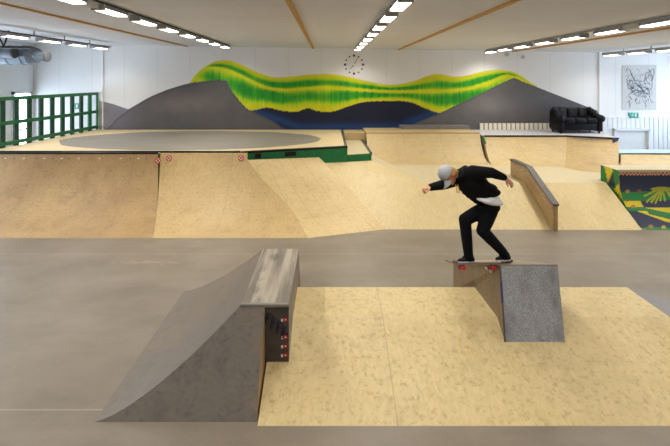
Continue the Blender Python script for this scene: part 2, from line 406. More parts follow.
# emergency exit signs
def exit_sign(px, py, w, h, label):
    p = W(px, py, YB); r = thing('exit_sign', label, 'sign', p, 'green exit signs')
    MB().box(p.x - w / 2, p.x + w / 2, YB - .05, YB, p.z - h / 2, p.z + h / 2).build('sign_box', M['teal'], r)
    y = YB - .056; m = MB(); s = h / 2
    def bar(a, b, t):
        a = Vector((p.x + a[0] * s, y, p.z + a[1] * s)); b = Vector((p.x + b[0] * s, y, p.z + b[1] * s)); u = (b - a).normalized(); v = Vector((u.z, 0, -u.x)) * t * s
        m.prism([a + v, b + v, b - v, a - v], (0, .006, 0))
    ox = -.45
    m.tube([(p.x + (ox + .1) * s, y, p.z + .62 * s), (p.x + (ox + .1) * s, y + .006, p.z + .62 * s)], .16 * s, 10)
    bar((ox, .42), (ox - .08, -.1), .13); bar((ox - .08, -.1), (ox + .25, -.38), .1); bar((ox + .25, -.38), (ox + .2, -.75), .09)
    bar((ox - .08, -.1), (ox - .25, -.45), .1); bar((ox - .25, -.45), (ox - .55, -.5), .09); bar((ox, .35), (ox + .32, .12), .08); bar((ox, .35), (ox - .35, .1), .08)
    m.build('running_figure', M['sticker_white'], r)
    m = MB(); q = [(.35, -.6), (.95, -.6), (.95, .7), (.35, .7)]
    m.prism([(p.x + a * s, y, p.z + b * s) for a, b in q], (0, .006, 0)); m.build('doorway_symbol', M['sticker_white'], r)
exit_sign(633, 115.3, .34, .2, 'small green exit sign below the sketch poster')
exit_sign(76, 106, .2, .2, 'small green exit sign seen through the green railing')
# poster with an ink sketch
pc = W(639, 87.5, YB); r = thing('sketch_poster', 'large pale poster with a loose dark ink sketch above the exit sign', 'poster', pc)
pw, ph = 1.25, 1.64
MB().box(pc.x - pw / 2, pc.x + pw / 2, YB - .02, YB - .003, pc.z - ph / 2, pc.z + ph / 2).build('sheet', M['pale_grey'], r)
m = MB(); rnd = random.Random(3)
def stroke(pts, w=.012): m.tube([(pc.x + a * pw / 2, YB - .022, pc.z + b * ph / 2) for a, b in pts], w, 5)
def loop(cx, cy, rx, ry, a0=0, a1=360, w=.011, wob=.03):
    stroke([(cx + rx * math.cos(math.radians(a0 + (a1 - a0) * i / 22)) + rnd.uniform(-wob, wob), cy + ry * math.sin(math.radians(a0 + (a1 - a0) * i / 22)) + rnd.uniform(-wob, wob)) for i in range(23)], w)
def wild(cx, cy, rx, ry, n, w):
    pts = []; ph = rnd.uniform(0, 6)
    for i in range(n * 9): a = i / 9 * 6.28 + ph; k = 1 + .35 * math.sin(a * .37 + ph); pts.append((cx + rx * k * math.cos(a) + rnd.uniform(-.05, .05), cy + ry * k * math.sin(a * .93) + rnd.uniform(-.05, .05)))
    stroke(pts, w)
wild(-.2, .0, .42, .26, 3, .007); wild(.3, -.1, .34, .2, 3, .009); wild(.05, -.32, .46, .16, 2, .007); wild(-.5, .2, .2, .3, 2, .006); wild(.55, .3, .2, .3, 2, .007)
stroke([(-.8, .72), (-.7, .86), (-.55, .8), (-.45, .55), (-.3, .35), (0, .26), (.3, .3), (.55, .5), (.7, .8), (.84, .84), (.86, .6), (.7, .3)], .01)
stroke([(-.6, -.3), (-.2, -.1), (.2, -.18), (.5, -.02)], .014); stroke([(-.3, .3), (-.05, .08), (.25, .0)], .012)
for q in range(90):
    x, y = rnd.uniform(-.8, .8), rnd.uniform(-.75, -.2) if q % 2 else rnd.uniform(-.2, .75); a = rnd.uniform(0, 6.28); l_ = rnd.uniform(.08, .22)
    stroke([(x, y), (x + l_ * .5 * math.cos(a), y + l_ * .5 * math.sin(a) + .03), (x + l_ * math.cos(a), y + l_ * math.sin(a))], .006)
m.build('ink_lines', plain('ink', (112, 116, 130), .7), r)

# ------------------------------------------------------------------ lamp tracks
M['diff'] = M['diffuser']
def make_lamp(root):
    x, y, z = root.location
    L = .41
    m = MB(); sec = [(-.1, 0), (-.06, .065), (.06, .065), (.1, 0)]
    m.hull([(x + a, y - L, z + b) for a, b in sec], [(x + a, y + L, z + b) for a, b in sec]); m.build('housing', M['lamp_metal'], root)
    MB().box(x - .088, x + .088, y - L + .05, y + L - .05, z - .024, z - .001).build('diffuser', M['diffuser'], root)
    for sgn in (-1, 1):
        MB().box(x - .1, x + .1, y + sgn * L - .025, y + sgn * L + .025, z - .03, z + .062).build('end_cap', M['lamp_metal'], root)
    MB().box(x - .02, x + .02, y - .03, y + .03, z + .06, z + .07).build('bracket', M['grey_metal'], root)
ROWS = [('far left', -7.62, zc(-7.62) - .22, [10.9, 12.25, 13.6, 14.95], 8.5, 15.6),
        ('left', -3.52, zc(-3.52) - .105, [5.97, 7.27, 8.57, 9.87, 11.17, 12.47, 13.77, 15.1], 2.5, 15.7),
        ('centre', .98, zc(.98) - .105, [6.15, 7.45, 8.75, 10.05, 11.35, 12.65, 13.95, 15.25], 2.5, 15.8),
        ('right', 5.6, zc(5.6) - .105, [7.6, 8.95, 10.3, 11.65, 13.0, 14.3, 15.5], 2.5, 15.95),
        ('far right', 9.5, zc(9.5) - .18, [12.55, 13.8, 15.05], 8.5, 15.6)]
ordn = ['nearest the back wall', 'second from the back wall', 'third from the back wall', 'fourth from the back wall', 'fifth from the back wall', 'sixth from the back wall', 'seventh from the back wall', 'eighth from the back wall']
ld = bpy.data.lights.new('lamp_light', 'AREA'); ld.shape = 'RECTANGLE'; ld.size = .2; ld.size_y = .8; ld.energy = 20; ld.color = (1, .955, .88); ld.spread = math.radians(140)
proto = None
for nm, x, z, ds, y0, y1 in ROWS:
    t = thing('lighting_track', 'grey lamp track on the ceiling, the %s row' % nm, 'lamp track', (x, (y0 + y1) / 2, z), 'lamp tracks under the ceiling')
    MB().box(x - .05, x + .05, y0, y1, z + .065, z + .10).build('rail', M['grey_metal'], t)
    MB().tube([(x + .065, y0, z + .085), (x + .065, y1, z + .085)], .012, 6).build('cable', M['black'], t)
    for y in [v + .72 for v in ds]:
        if y < y1: MB().box(x - .012, x + .012, y - .012, y + .012, z + .1, zc(x) + .01).build('hanger', M['grey_metal'], t)
    if nm in ('left', 'right'):
        y = ds[1] - .72 if nm == 'left' else ds[0] + .72
        MB().box(x - .06, x + .06, y - .22, y + .2, z - .02, z + .065).build('junction_box', M['pale_grey'], t)
    extra = [ds[0] - 1.45 * k for k in range(1, 8) if ds[0] - 1.45 * k > -2.5]
    for i, y in enumerate(sorted(ds, reverse=True)):
        lab = 'lit box lamp of the %s ceiling track, %s' % (nm, ordn[i])
        if proto is None:
            proto = o = thing('ceiling_lamp', lab, 'lamp', (x, y, z), 'box lamps on the ceiling tracks'); make_lamp(o)
            lo = bpy.data.objects.new('lamp_light', ld); C.objects.link(lo); lo.parent = o; lo.location = (0, 0, -.034)
        else:
            o = copy_tree(proto); o.location = (x, y, z); o['label'] = lab
    for y in extra:                                     # the same rows run on over the camera
        lo = bpy.data.objects.new('lamp_light', ld); C.objects.link(lo); lo.location = (x, y, z - .034)

# ------------------------------------------------------------------ ventilation duct, left hall
yd = 13.0; zd = 3.99
r = thing('ventilation_duct', 'round galvanised air duct with stub outlets hanging in the left hall', 'air duct', (-9.4, yd, zd))
MB().tube([(XL + .02, yd, zd), (-8.62, yd, zd)], .27, 20).tube([(-8.62, yd, zd), (-8.4, yd, zd - .02), (-8.3, yd, zd - .03)], [.27, .21, .15], 20).build('pipe', M['galv'], r, smooth=False)
for x in (-10.3, -9.75, -9.2, -8.8): MB().tube([(x - .015, yd, zd), (x + .015, yd, zd)], .285, 20).build('joint_ring', M['galv'], r)
for x, y, z in ((-8.95, yd - .42, zd + .04), (-8.02, yd - .42, zd - .06)):
    a = MB().tube([(x - .15, y, z), (x + .12, y, z)], .14, 16).build('outlet', M['galv'], r)
    MB().tube([(x + .12, y, z), (x + .17, y, z)], .155, 16).build('outlet_rim', plain('dark_outlet', (72, 74, 78), .6), a)
    MB().tube([(x - .05, y, z), (min(x - .05, -8.4), yd - .1, zd)], .12, 14).build('branch', M['galv'], r)
MB().tube([(-9.6, yd, zd + .27), (-9.6, yd, zc(-9.6))], .012, 6).build('hanger', M['black'], r)
# V bracket holding the far left track
MB().tube([(-8.6, 11.6, zc(-8.6) - .01), (-8.38, 11.6, zc(-8.4) - .42), (-8.25, 11.6, zc(-8.2) - .01)], .025, 6).tube([(-10.7, 11.6, zc(-9) - .44), (-7.7, 11.6, zc(-8) - .44)], .03, 6)\
    .build('ceiling_bracket', M['black'])
tag(bpy.data.objects['ceiling_bracket'], 'dark V-shaped strut under the ceiling above the air duct', 'bracket')

# ------------------------------------------------------------------ left deck, quarter pipes
D = 1.45
deck = thing('skate_deck', 'high plywood deck with a round grey area below the mural', 'platform', (-4, 14, 0))
E0 = Vector((-2.25, 11.45, 0)); E1 = Vector((.5, 12.45, 0)); XLD = -8.75
MB().add([(XLD, 11.45, D), (E0.x, E0.y, D), (E1.x, E1.y, D), (.45, 16.44, D), (XLD, 16.44, D)], [(0, 1, 2, 3, 4)]).build('deck_top', M['deck_patch'], deck, z0=D - .09)
MB().add([(XLD, 11.47, D - .09), (E0.x, E0.y + .02, D - .09), (E1.x, E1.y + .02, D - .09), (.44, 16.43, D - .09), (XLD, 16.43, D - .09)], [(0, 1, 2, 3, 4)]).build('substructure', M['ply_brown'], deck, z0=0)
MB().tube([(XLD, 11.44, D - .005), (-2.25, 11.44, D - .005)], .032, 10).build('coping', M['black'], deck)
MB().tube([(-2.25, 11.44, D - .02), (.5, 12.43, D - .02)], .035, 10).build('coping', M['black'], deck)
MB().box(.43, .5, 12.45, 16.4, D - .03, D + .012).build('edge_angle', M['rail_steel'], deck)
u = (E1 - E0).normalized(); nrm = Vector((u.y, -u.x, 0))
def eplate(s0, s1, za, zb, zc_, zd_, th=.03, o=.0):     # plate along the oblique deck edge
    a = E0 + u * s0 + nrm * o; b = E0 + u * s1 + nrm * o
    q = [Vector((a.x, a.y, za)), Vector((b.x, b.y, zb)), Vector((b.x, b.y, zc_)), Vector((a.x, a.y, zd_))]
    return MB().prism(q, nrm * th)
el = (E1 - E0).length
riser = eplate(.02, el, .9, .9, D - .05, D - .05).build('riser', M['green_bright'], deck)
for s in (.36, 1.15): eplate(s, s + (.16 if s < 1 else .3), 1.27, 1.27, 1.38, 1.38, .008, .031).build('vent_slot', M['black'], riser)
# lower step block beside the deck
blk = thing('step_block', 'low green-fronted step with plywood top beside the deck corner', 'ledge', (.85, 14, 0))
m = MB(); f0 = Vector((.52, 12.46, 0)); f1 = Vector((1.19, 12.72, 0))
m.add([(.52, 12.50, 1.2), (1.19, 12.75, 1.2), (1.13, 15.45, 1.2), (.52, 15.45, 1.2)], [(0, 1, 2, 3)]).build('step_top', M['ply_flat'], blk, z0=0)
MB().prism([(.52, 12.50, .9), (1.19, 12.75, .9), (1.19, 12.75, 1.19), (.52, 12.50, 1.19)], Vector((.01, -.03, 0))).build('riser', M['green_bright'], blk)
MB().hull([(1.15, 12.72, 1.14), (1.22, 12.72, 1.14), (1.16, 15.45, 1.14), (1.09, 15.45, 1.14)], [(1.15, 12.72, 1.225), (1.22, 12.72, 1.225), (1.16, 15.45, 1.225), (1.09, 15.45, 1.225)]).build('edge_angle', M['rail_steel'], blk)

XS, XSB = -4.28, -3.67                                   # the joint of the two units leans towards the floor
HQ = D - .02; RQ = (2.06 ** 2 + HQ ** 2) / (2 * HQ)
def sB(z): return math.sqrt(max(0, RQ * RQ - (RQ - z) ** 2))
def sA(z): return sB(z) - .16 * max(0, (z - .45) / (HQ - .45))
def inv(sf):
    def f(q):
        lo, hi = 0.0, HQ
        for _ in range(30):
            md = (lo + hi) / 2
            if sf(md) < q: lo = md
            else: hi = md
        return (lo + hi) / 2
    return f
za, zb2 = inv(sA), inv(sB)
joint = lambda d: XSB + (XS - XSB) * (d - 9.34) / 2.06
def zs(n): return [RQ * (1 - math.cos(math.acos(1 - HQ / RQ) * i / n)) for i in range(n + 1)]
qa = thing('quarter_pipe', 'long worn brown quarter pipe below the green railing', 'ramp', (-6.5, 9.34, 0), 'plywood quarter pipes along the left deck')
MB().grid([[(XLD, 9.34 + sA(z), z), (joint(9.34 + sB(z)), 9.34 + sA(z), z)] for z in zs(22)]).build('riding_surface', M['ply_brown'], qa, z0=0)
zz = [.46 + (HQ - .46) * i / 14 for i in range(15)]
MB().grid([[(joint(9.34 + sB(z)) + .004, 9.34 + sA(z), z), (joint(9.34 + sB(z)) + .004, 9.36 + sB(z), z)] for z in zz]).build('end_plate', M['green'], qa)
MB().box(XLD, XS, 9.34 + sA(HQ), 11.44, HQ - .05, HQ + .005).build('coping_shelf', M['ply_flat'], qa)
MB().tube([(XLD, 9.36 + sA(HQ), HQ + .01), (XS, 9.36 + sA(HQ), HQ + .01)], .03, 8).build('coping', M['black'], qa)
qb = thing('quarter_pipe', 'shorter honey-coloured quarter pipe next to the green riser', 'ramp', (-2.9, 9.34, 0), 'plywood quarter pipes along the left deck')
def on_quarter(px, py):
    k = (py - HY) / F; d = 9.34
    while d < 11.4 and H - zb2(d - 9.34) > k * d: d += .002
    return Vector(((px - CX) * d / F, d, zb2(d - 9.34)))
SEAM = [(247, 160), (252, 166), (257, 172.5), (263, 180), (271, 188), (279, 196), (287, 205), (293, 213), (298, 220), (303, 229), (308, 238.3)]
LB = [on_quarter(*q) for q in SEAM]
def seam_x(d):
    for a, b in zip(LB, LB[1:]):
        if b.y <= d <= a.y: t = (d - b.y) / max(1e-6, a.y - b.y); return b.x + (a.x - b.x) * t
    return LB[0].x if d > LB[0].y else LB[-1].x
rows = []
for z in zs(22):
    d = 9.34 + sB(z); a = joint(d) + .006; b = seam_x(d); rows.append([(a, d, z), ((a + b) / 2, d, z), (b, d, z)])
MB().grid(rows).build('riding_surface', M['ply_mid'], qb, z0=0)
# round and square stickers under the coping
def on_face(z, x, base, top, nm, mat, parent, w, h, zq, lift=.014, roundr=None, ring=None):
    s = top - base
    lo = 0; hi = s
    for _ in range(40):
        md = (lo + hi) / 2
        if zq(md) < z: lo = md
        else: hi = md
    y = base + lo; sl = (zq(lo + .01) - zq(lo - .01)) / .02; n = Vector((0, -sl, 1)).normalized(); t = Vector((0, 1, sl)).normalized()
    c = Vector((x, y, z)) + n * lift; X = Vector((1, 0, 0))
    if roundr: pg = [c + X * (roundr * math.cos(a * math.pi / 9)) + t * (roundr * math.sin(a * math.pi / 9)) for a in range(18)]
    else: pg = [c - X * w - t * h, c + X * w - t * h, c + X * w + t * h, c - X * w + t * h]
    o = MB().prism(pg, n * .003).build(nm, mat, parent)
    if ring:
        c2 = c + n * .004
        m = MB()
        for a in range(18):
            p = [c2 + (X * math.cos(q * math.pi / 9) + t * math.sin(q * math.pi / 9)) * rr for q, rr in ((a, ring), (a + 1, ring), (a + 1, ring * .72), (a, ring * .72))]
            m.prism(p, n * .003)
        for ang in (.785, 2.356):
            dv = X * math.cos(ang) + t * math.sin(ang); e = n.cross(dv)
            m.prism([c2 - dv * ring * .7 + e * .012, c2 + dv * ring * .7 + e * .012, c2 + dv * ring * .7 - e * .012, c2 - dv * ring * .7 - e * .012], n * .003)
        m.build('red_ring', M['sticker_red'], o)
    return o
for px, mt in ((4.5, 'sticker_white'), (13.5, 'sticker_blue'), (23, 'sticker_white'), (36, 'sticker_blue'), (43.5, 'sticker_white'), (52.3, 'sticker_blue'), (61, 'sticker_white'), (68, 'sticker_blue'), (78, 'sticker_white'), (99, 'sticker_white'), (120, 'sticker_white'), (130, 'sticker_blue'), (138, 'sticker_white'), (146, 'sticker_blue')):
    on_face(1.32, (px - CX) * 11.17 / F, 9.34, 11.25, 'sticker', M[mt], qa, .022, .013, za)
on_face(1.27, (156.6 - CX) * 11.1 / F, 9.34, 11.25, 'round_sticker', M['sticker_white'], qa, 0, 0, za, roundr=.075, ring=.075)
on_face(1.30, (167.6 - CX) * 11.25 / F, 9.34, 11.4, 'round_sticker', M['sticker_white'], qb, 0, 0, zb2, roundr=.075, ring=.075)
on_face(1.30, (240.5 - CX) * 11.25 / F, 9.34, 11.4, 'round_sticker', M['sticker_white'], qb, 0, 0, zb2, roundr=.075, ring=.075)

# ------------------------------------------------------------------ hip bank, main bank, flat
def on_edge(px, py, o=.035):                             # foot of the riser seen at px
    k = (px - CX) / F; a = E0 + nrm * o
    s = (k * a.y - a.x) / (u.x - k * u.y); p = a + u * s; return Vector((p.x, p.y, H - (py - HY) * p.y / F))
RT = on_edge(319, 157.2); RT2 = on_edge(325, 163)
BQ = Vector((1.23, 9.88, 0)); BLK = Vector((1.2, 12.70, 1.0)); TIP = Vector((2.42, 11.18, .72))
hb = thing('hip_bank', 'planked plywood bank falling from the green riser to the floor', 'ramp', (.3, 10.6, 0))
TB = [on_edge(246 + (319 - 246) * i / 12, 159.8 + (157.2 - 159.8) * i / 12) for i in range(13)]
BT = [LB[-1].lerp(BQ, i / 12) for i in range(13)]; BT = [Vector((p.x, p.y, 0)) for p in BT]
rows = []; n = len(LB) - 1
for j in range(n + 1):
    t = j / n; Lp = LB[j]; Rp = RT.lerp(BQ, t); row = []
    for i in range(13):
        s = i / 12
        p = Lp * (1 - s) + Rp * s + TB[i] * (1 - t) + BT[i] * t - (TB[0] * (1 - s) * (1 - t) + TB[12] * s * (1 - t) + BT[0] * (1 - s) * t + BT[12] * s * t)
        row.append(p)
    rows.append(row)
MB().grid(rows).build('planked_face', M['ply_stripe'], hb, z0=0, smooth=False)
m = MB()
RM = RT.lerp(BQ, .12)
m.add([RT, RT2, BLK, TIP, BQ], [(0, 1, 4), (1, 2, 3), (1, 3, 4)]); m.build('corner_face', M['ply'], hb, z0=0)
m = MB(); m.add([TIP, (1.55, 14.1, .72), (1.225, 14.1, 1.0), BLK], [(0, 1, 2, 3)]); m.build('side_face', M['ply_flat'], hb, z0=.1)
mb = thing('bank_ramp', 'wide pale plywood bank with flat top running behind the skater', 'ramp', (5, 11, 0))
MB().add([BQ, (6.84, 9.83, 0), (6.88, 11.17, .72), TIP], [(0, 1, 2, 3)]).build('sloped_face', M['ply'], mb, z0=0)
MB().add([TIP, (6.9, 11.18, .72), (6.9, 11.56, .72), (XR - .02, 11.56, .72), (XR - .02, 15.0, .72), (1.6, 14.1, .72)], [(0, 1, 2, 3, 4, 5)]).build('flat_top', M['ply_flat'], mb, z0=.55)

# back quarters
def bank_loft(bpts, tpts, n=12):
    rows = []
    for i in range(n + 1):
        t = i / n; v = 1 - math.sqrt(max(0, 1 - (t * .86) ** 2)); v /= 1 - math.sqrt(1 - .86 ** 2)
        rows.append([Vector((b[0] + (c[0] - b[0]) * t, b[1] + (c[1] - b[1]) * t, b[2] + (c[2] - b[2]) * v)) for b, c in zip(bpts, tpts)])
    return rows
bl = thing('back_quarter', 'plywood quarter pipe under the water part of the mural', 'ramp', (3, 15, .72))
MB().grid(bank_loft([(1.24, 13.55, .722), (4.82, 13.55, .722)], [(1.24, 14.9, 1.52), (4.99, 14.9, 1.52)])).build('riding_surface', M['ply_back'], bl, z0=.722)
MB().box(1.24, 4.99, 14.905, 16.44, 1.2, 1.52).build('deck_top', M['ply_back'], bl)
MB().box(.52, 1.235, 15.47, 16.44, .75, D).build('deck_top', M['ply_back'], bl)
MB().tube([(1.24, 14.9, 1.51), (4.99, 14.9, 1.51)], .022, 8).build('coping', M['ply_brown'], bl)
br = thing('back_quarter', 'plywood quarter pipe below the black sofa', 'ramp', (7, 14, .72))
bp = [(4.86, 13.34, .722), (5.8, 13.34, .722), (6.86, 13.1, .722), (7.0, 12.65, .722), (7.3, 12.4, .722), (7.88, 12.25, .722)]
tp = [(5.03, 14.6, D), (6.3, 14.6, D), (7.72, 14.6, D), (8.15, 14.5, D), (8.6, 14.27, D), (9.0, 13.98, D)]
MB().grid(bank_loft(bp[:3], tp[:3])).build('riding_surface', M['ply_back'], br, z0=.722)
MB().grid(bank_loft(bp[2:], tp[2:])).build('corner_surface', M['ply_mid'], br, z0=.722)
MB().add([(5.03, 14.605, D), (7.72, 14.605, D), (9.0, 13.985, D), (9.78, 16.44, D), (5.03, 16.44, D)], [(0, 1, 2, 3, 4)]).build('deck_top', plain('pale_grey_deck', (196, 194, 196), .5), br, z0=1.15)
MB().tube([(5.03, 14.59, D), (7.72, 14.59, D), (9.0, 13.97, D)], .028, 8).build('coping', M['coping'], br)
MB().prism([(5.0, 14.34, 1.24), (5.0, 14.585, D - .01), (5.0, 14.9, D - .01), (5.0, 14.5, 1.2)], (.025, 0, 0)).build('end_plate', M['green_bright'], br)
MB().prism([W(a, b, 13.93) for a, b in ((612.6, 139.4), (614, 138.6), (618, 139), (618.4, 141.5), (616.5, 144), (613.4, 142.8))], (.03, .08, 0)).build('sticker', M['blue_paint'], br)
kb = tag(MB().box(2.55, 4.98, 15.9, 16.44, 1.522, 1.64).build('kerb_ledge', plain('grey_concrete_kerb', (122, 118, 116), .7), bevel=.01), 'low grey kerb on the deck at the foot of the mural', 'kerb')
# low white slatted panel on the deck behind the sofa
x0, x1, n = 5.5, 8.3, 17
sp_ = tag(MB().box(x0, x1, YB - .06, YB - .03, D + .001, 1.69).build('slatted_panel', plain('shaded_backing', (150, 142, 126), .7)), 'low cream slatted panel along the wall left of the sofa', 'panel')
m = MB()
for q in range(n): a = x0 + (x1 - x0) * q / n; m.box(a + .012, a + (x1 - x0) / n - .045, YB - .11, YB - .06, D + .001, 1.685)
m.build('slats', plain('cream_slats', (240, 233, 216), .6, var=.03), sp_)
# lower platform right
lp = thing('lower_platform', 'lower right platform with pale top tinted daylight blue beside the sofa deck', 'platform', (11, 14, .72))
MB().grid(bank_loft([(7.92, 12.25, .724), (9.2, 12.7, .724), (XR - .03, 12.7, .724)], [(9.02, 13.9, .99), (10, 13.9, .99), (XR - .03, 13.9, .99)])).build('riding_surface', M['ply_back'], lp, z0=.724)
MB().box(9.02, XR - .03, 13.92, 14.75, .8, .99).build('platform_top', M['platform_day_tint'], lp)
MB().tube([(9.02, 13.89, .985), (XR - .03, 13.89, .985)], .028, 8).build('coping', M['coping'], lp)

# painted quarter pipe
def inpoly(x, y, pg):
    c = False
    for (x0, y0), (x1, y1) in zip(pg, pg[1:] + pg[:1]):
        if (y0 > y) != (y1 > y) and x < (x1 - x0) * (y - y0) / (y1 - y0) + x0: c = not c
    return c
Z5 = lambda pts: [(590 + a / 5.575, 160 + b / 5.575) for a, b in pts]
NAVY, GRN, YEL, ORG = (46, 50, 72), (40, 116, 58), (200, 180, 36), (176, 104, 54)
POLY = [(Z5([(150, 178), (620, 172), (620, 232), (290, 232), (150, 228)]), GRN),
        (Z5([(278, 228), (620, 216), (620, 262), (310, 264)]), NAVY),
        (Z5([(140, 228), (280, 228), (300, 262), (170, 262)]), YEL),
        (Z5([(170, 260), (310, 264), (620, 320), (620, 362), (330, 300), (320, 284), (190, 284)]), GRN),
        (Z5([(305, 266), (620, 262), (620, 320), (446, 296)]), YEL),
        (Z5([(200, 284), (320, 286), (330, 302), (620, 372), (620, 392), (446, 350)]), YEL),
        (Z5([(200, 284), (260, 284), (446, 352), (620, 388), (620, 400), (446, 376), (280, 396)]), NAVY),
        (Z5([(280, 400), (300, 374), (446, 378), (620, 394), (620, 420), (280, 420)]), GRN)]
FR = [((400, 160), (318, 232), 9), ((395, 165), (342, 236), 8), ((398, 168), (365, 240), 8), ((402, 165), (392, 225), 8), ((405, 160), (418, 225), 8), ((420, 158), (446, 200), 9), ((390, 158), (305, 200), 9), ((440, 160), (480, 220), 8), ((450, 158), (500, 190), 8)]
def seg_d(x, y, a, b):
    dx, dy = b[0] - a[0], b[1] - a[1]; t = max(0, min(1, ((x - a[0]) * dx + (y - a[1]) * dy) / (dx * dx + dy * dy)))
    return math.hypot(x - a[0] - dx * t, y - a[1] - dy * t)
def paint_face(p):
    px, py = PX(p); x, y = (px - 590) * 5.575, (py - 160) * 5.575
    if y < 58: return (40, 38, 40)
    if y < 84:
        u_ = (p[0] * 11.5 + y * .055) % 1.0; v_ = (p[0] * 11.5 - y * .055) % 1.0
        return (40, 34, 34) if (u_ < .42 and v_ < .42) else ((196, 104, 66) if (u_ < .5) ^ (v_ < .5) else (222, 196, 168))
    for cx, cy, rr, c in ((210, 175, 10, (150, 122, 52)), (275, 172, 9, (140, 62, 52)), (208, 226, 6, (150, 60, 50)), (240, 259, 10, (160, 116, 58)), (340, 371, 11, (140, 104, 56)), (410, 374, 10, (160, 150, 58)), (520, 250, 16, (190, 120, 56))):
        if ((x - cx) / 1.3) ** 2 + (y - cy) ** 2 < rr * rr: return c
    if ((x - 400) / 62) ** 2 + ((y - 162) / 12) ** 2 < 1: return (150, 152, 44)
    for a, b, w in FR:
        if seg_d(x, y, a, b) < w * .62: return (158, 162, 50)
    c = NAVY
    for pg, k in POLY:
        if inpoly(px, py, pg): c = k
    return c
pr = thing('painted_quarter', 'quarter pipe painted with navy, green and yellow shapes and a palm-like plant', 'ramp', (9, 10.3, 0))
zq = circ(.97, 1.1); XP = 6.96; rows = []; colr = []
NX, NS = 190, 110
for j in range(NS + 1):
    a = (math.asin(min(1, .97 / ((.97 ** 2 + 1.1 ** 2) / 2.2))) if 1.1 < 0.97 else 1.0)
    R = (.97 ** 2 + 1.1 ** 2) / 2.2; am = math.acos(max(-1, 1 - 1.1 / R)); an = am * j / NS
    s = R * math.sin(an); z = R * (1 - math.cos(an)); row = []
    for i in range(NX + 1):
        x = XP + (10.2 - XP) * i / NX; q = Vector((x, 9.83 + s, z)); row.append(q); colr.append(lin(paint_face(q)))
    rows.append(row)
MB().grid(rows).build('riding_surface', M['paint'], pr, colors=colr, smooth=True)
MB().box(XP, 10.2, 10.83, 11.52, 1.04, 1.1).build('deck_top', M['ply_flat'], pr)
MB().box(XP, 10.2, 10.79, 10.85, 1.07, 1.125).build('coping', M['ply_flat'], pr)
# painted left cheek
rows = []; colr = []
def cheek(p):
    px, py = PX(p); x, y = (px - 590) * 5.575, (py - 160) * 5.575
    for pg, c in (([(78, 30), (98, 30), (128, 52), (100, 130)], YEL), ([(60, 20), (84, 30), (96, 128), (50, 130)], GRN), ([(112, 42), (126, 48), (140, 158), (98, 130)], NAVY), ([(124, 40), (165, 50), (170, 118), (140, 158), (122, 60)], GRN), ([(168, 118), (190, 230), (130, 160)], YEL)):
        if inpoly(x, y, pg): return c
    return GRN
for i in range(41):
    y = 9.83 + 1.69 * i / 40; top = zq(min(.97, y - 9.83)) if y < 10.8 else 1.1; row = []
    for j in range(31): q = Vector((XP - .004, y, top * j / 30)); row.append(q); colr.append(lin(cheek(q)))
    rows.append(row)
MB().grid(rows).build('side_panel', M['paint'], pr, colors=colr)
MB().box(XP, 10.2, 11.5, 11.52, 0, 1.04).build('back_panel', M['ply_brown'], pr)

# ------------------------------------------------------------------ hubba ledge on the bank
hl = thing('hubba_ledge', 'thin kinked plywood ledge with steel edge on the bank right of the skater', 'ledge', (4.9, 11, 0))
x0, x1 = 4.86, 4.96
prof = [(9.75, 0.0), (9.75, .56), (11.02, 1.12), (12.05, 1.12), (12.05, .735), (11.18, .735)]
MB().prism([(x0, a, b) for a, b in prof], (x1 - x0, 0, 0)).build('ledge_body', M['ply_brown'], hl)
e = [(9.73, .575), (11.02, 1.14), (12.06, 1.14)]
MB().prism([(x0 - .02, a, b - .02) for a, b in e] + [(x0 - .02, a, b + .02) for a, b in e[::-1]], (x1 - x0 + .04, 0, 0)).build('steel_edge', M['rail_steel'], hl)
t = NT('chipped_paint_strip'); z = t.ramp(t.noise((1, 9, 9), 3.5, 5, .8), .46, .54); c = t.mix(z, (150, 114, 74), (204, 184, 166)); c = t.mix(t.ramp(t.noise((1, 14, 14), 3.0, 3, .8), .56, .62), c, (96, 70, 60)); t.color(c); t.rough(.7)
st_ = [(9.80, .50), (11.02, 1.055), (12.0, 1.055)]
MB().prism([(x0 - .006, a, b) for a, b in st_] + [(x0 - .006, a, b - .085) for a, b in st_[::-1]], (.005, 0, 0)).build('chipped_paint', t.m, hl)

# ------------------------------------------------------------------ green railing
fr = thing('green_railing', 'dark green wooden railing along the left edge of the deck', 'railing', (-8.55, 14, D))
fx = lambda y: -8.78 + (y - 11.5) * .06
ys = [11.55 + .495 * i for i in range(11)]
for y in ys: MB().box(fx(y) - .025, fx(y) + .025, y - .09, y + .09, D + .004, 2.74).build('baluster', M['green_bright'] if y > 15.6 else M['green'], fr)  # near balusters darker green than the rails, their shade put into colour
for z0, z1, nm in ((2.72, 2.82, 'top_rail'), (2.06, 2.16, 'mid_rail'), (D + .06, D + .16, 'bottom_rail')):
    a, b = 11.46, 16.42
    MB().hull([(fx(a) - .02, a, z0), (fx(a) + .075, a, z0), (fx(b) + .075, b, z0), (fx(b) - .02, b, z0)], [(fx(a) - .02, a, z1), (fx(a) + .075, a, z1), (fx(b) + .075, b, z1), (fx(b) - .02, b, z1)]).build(nm, M['green_rail'], fr)

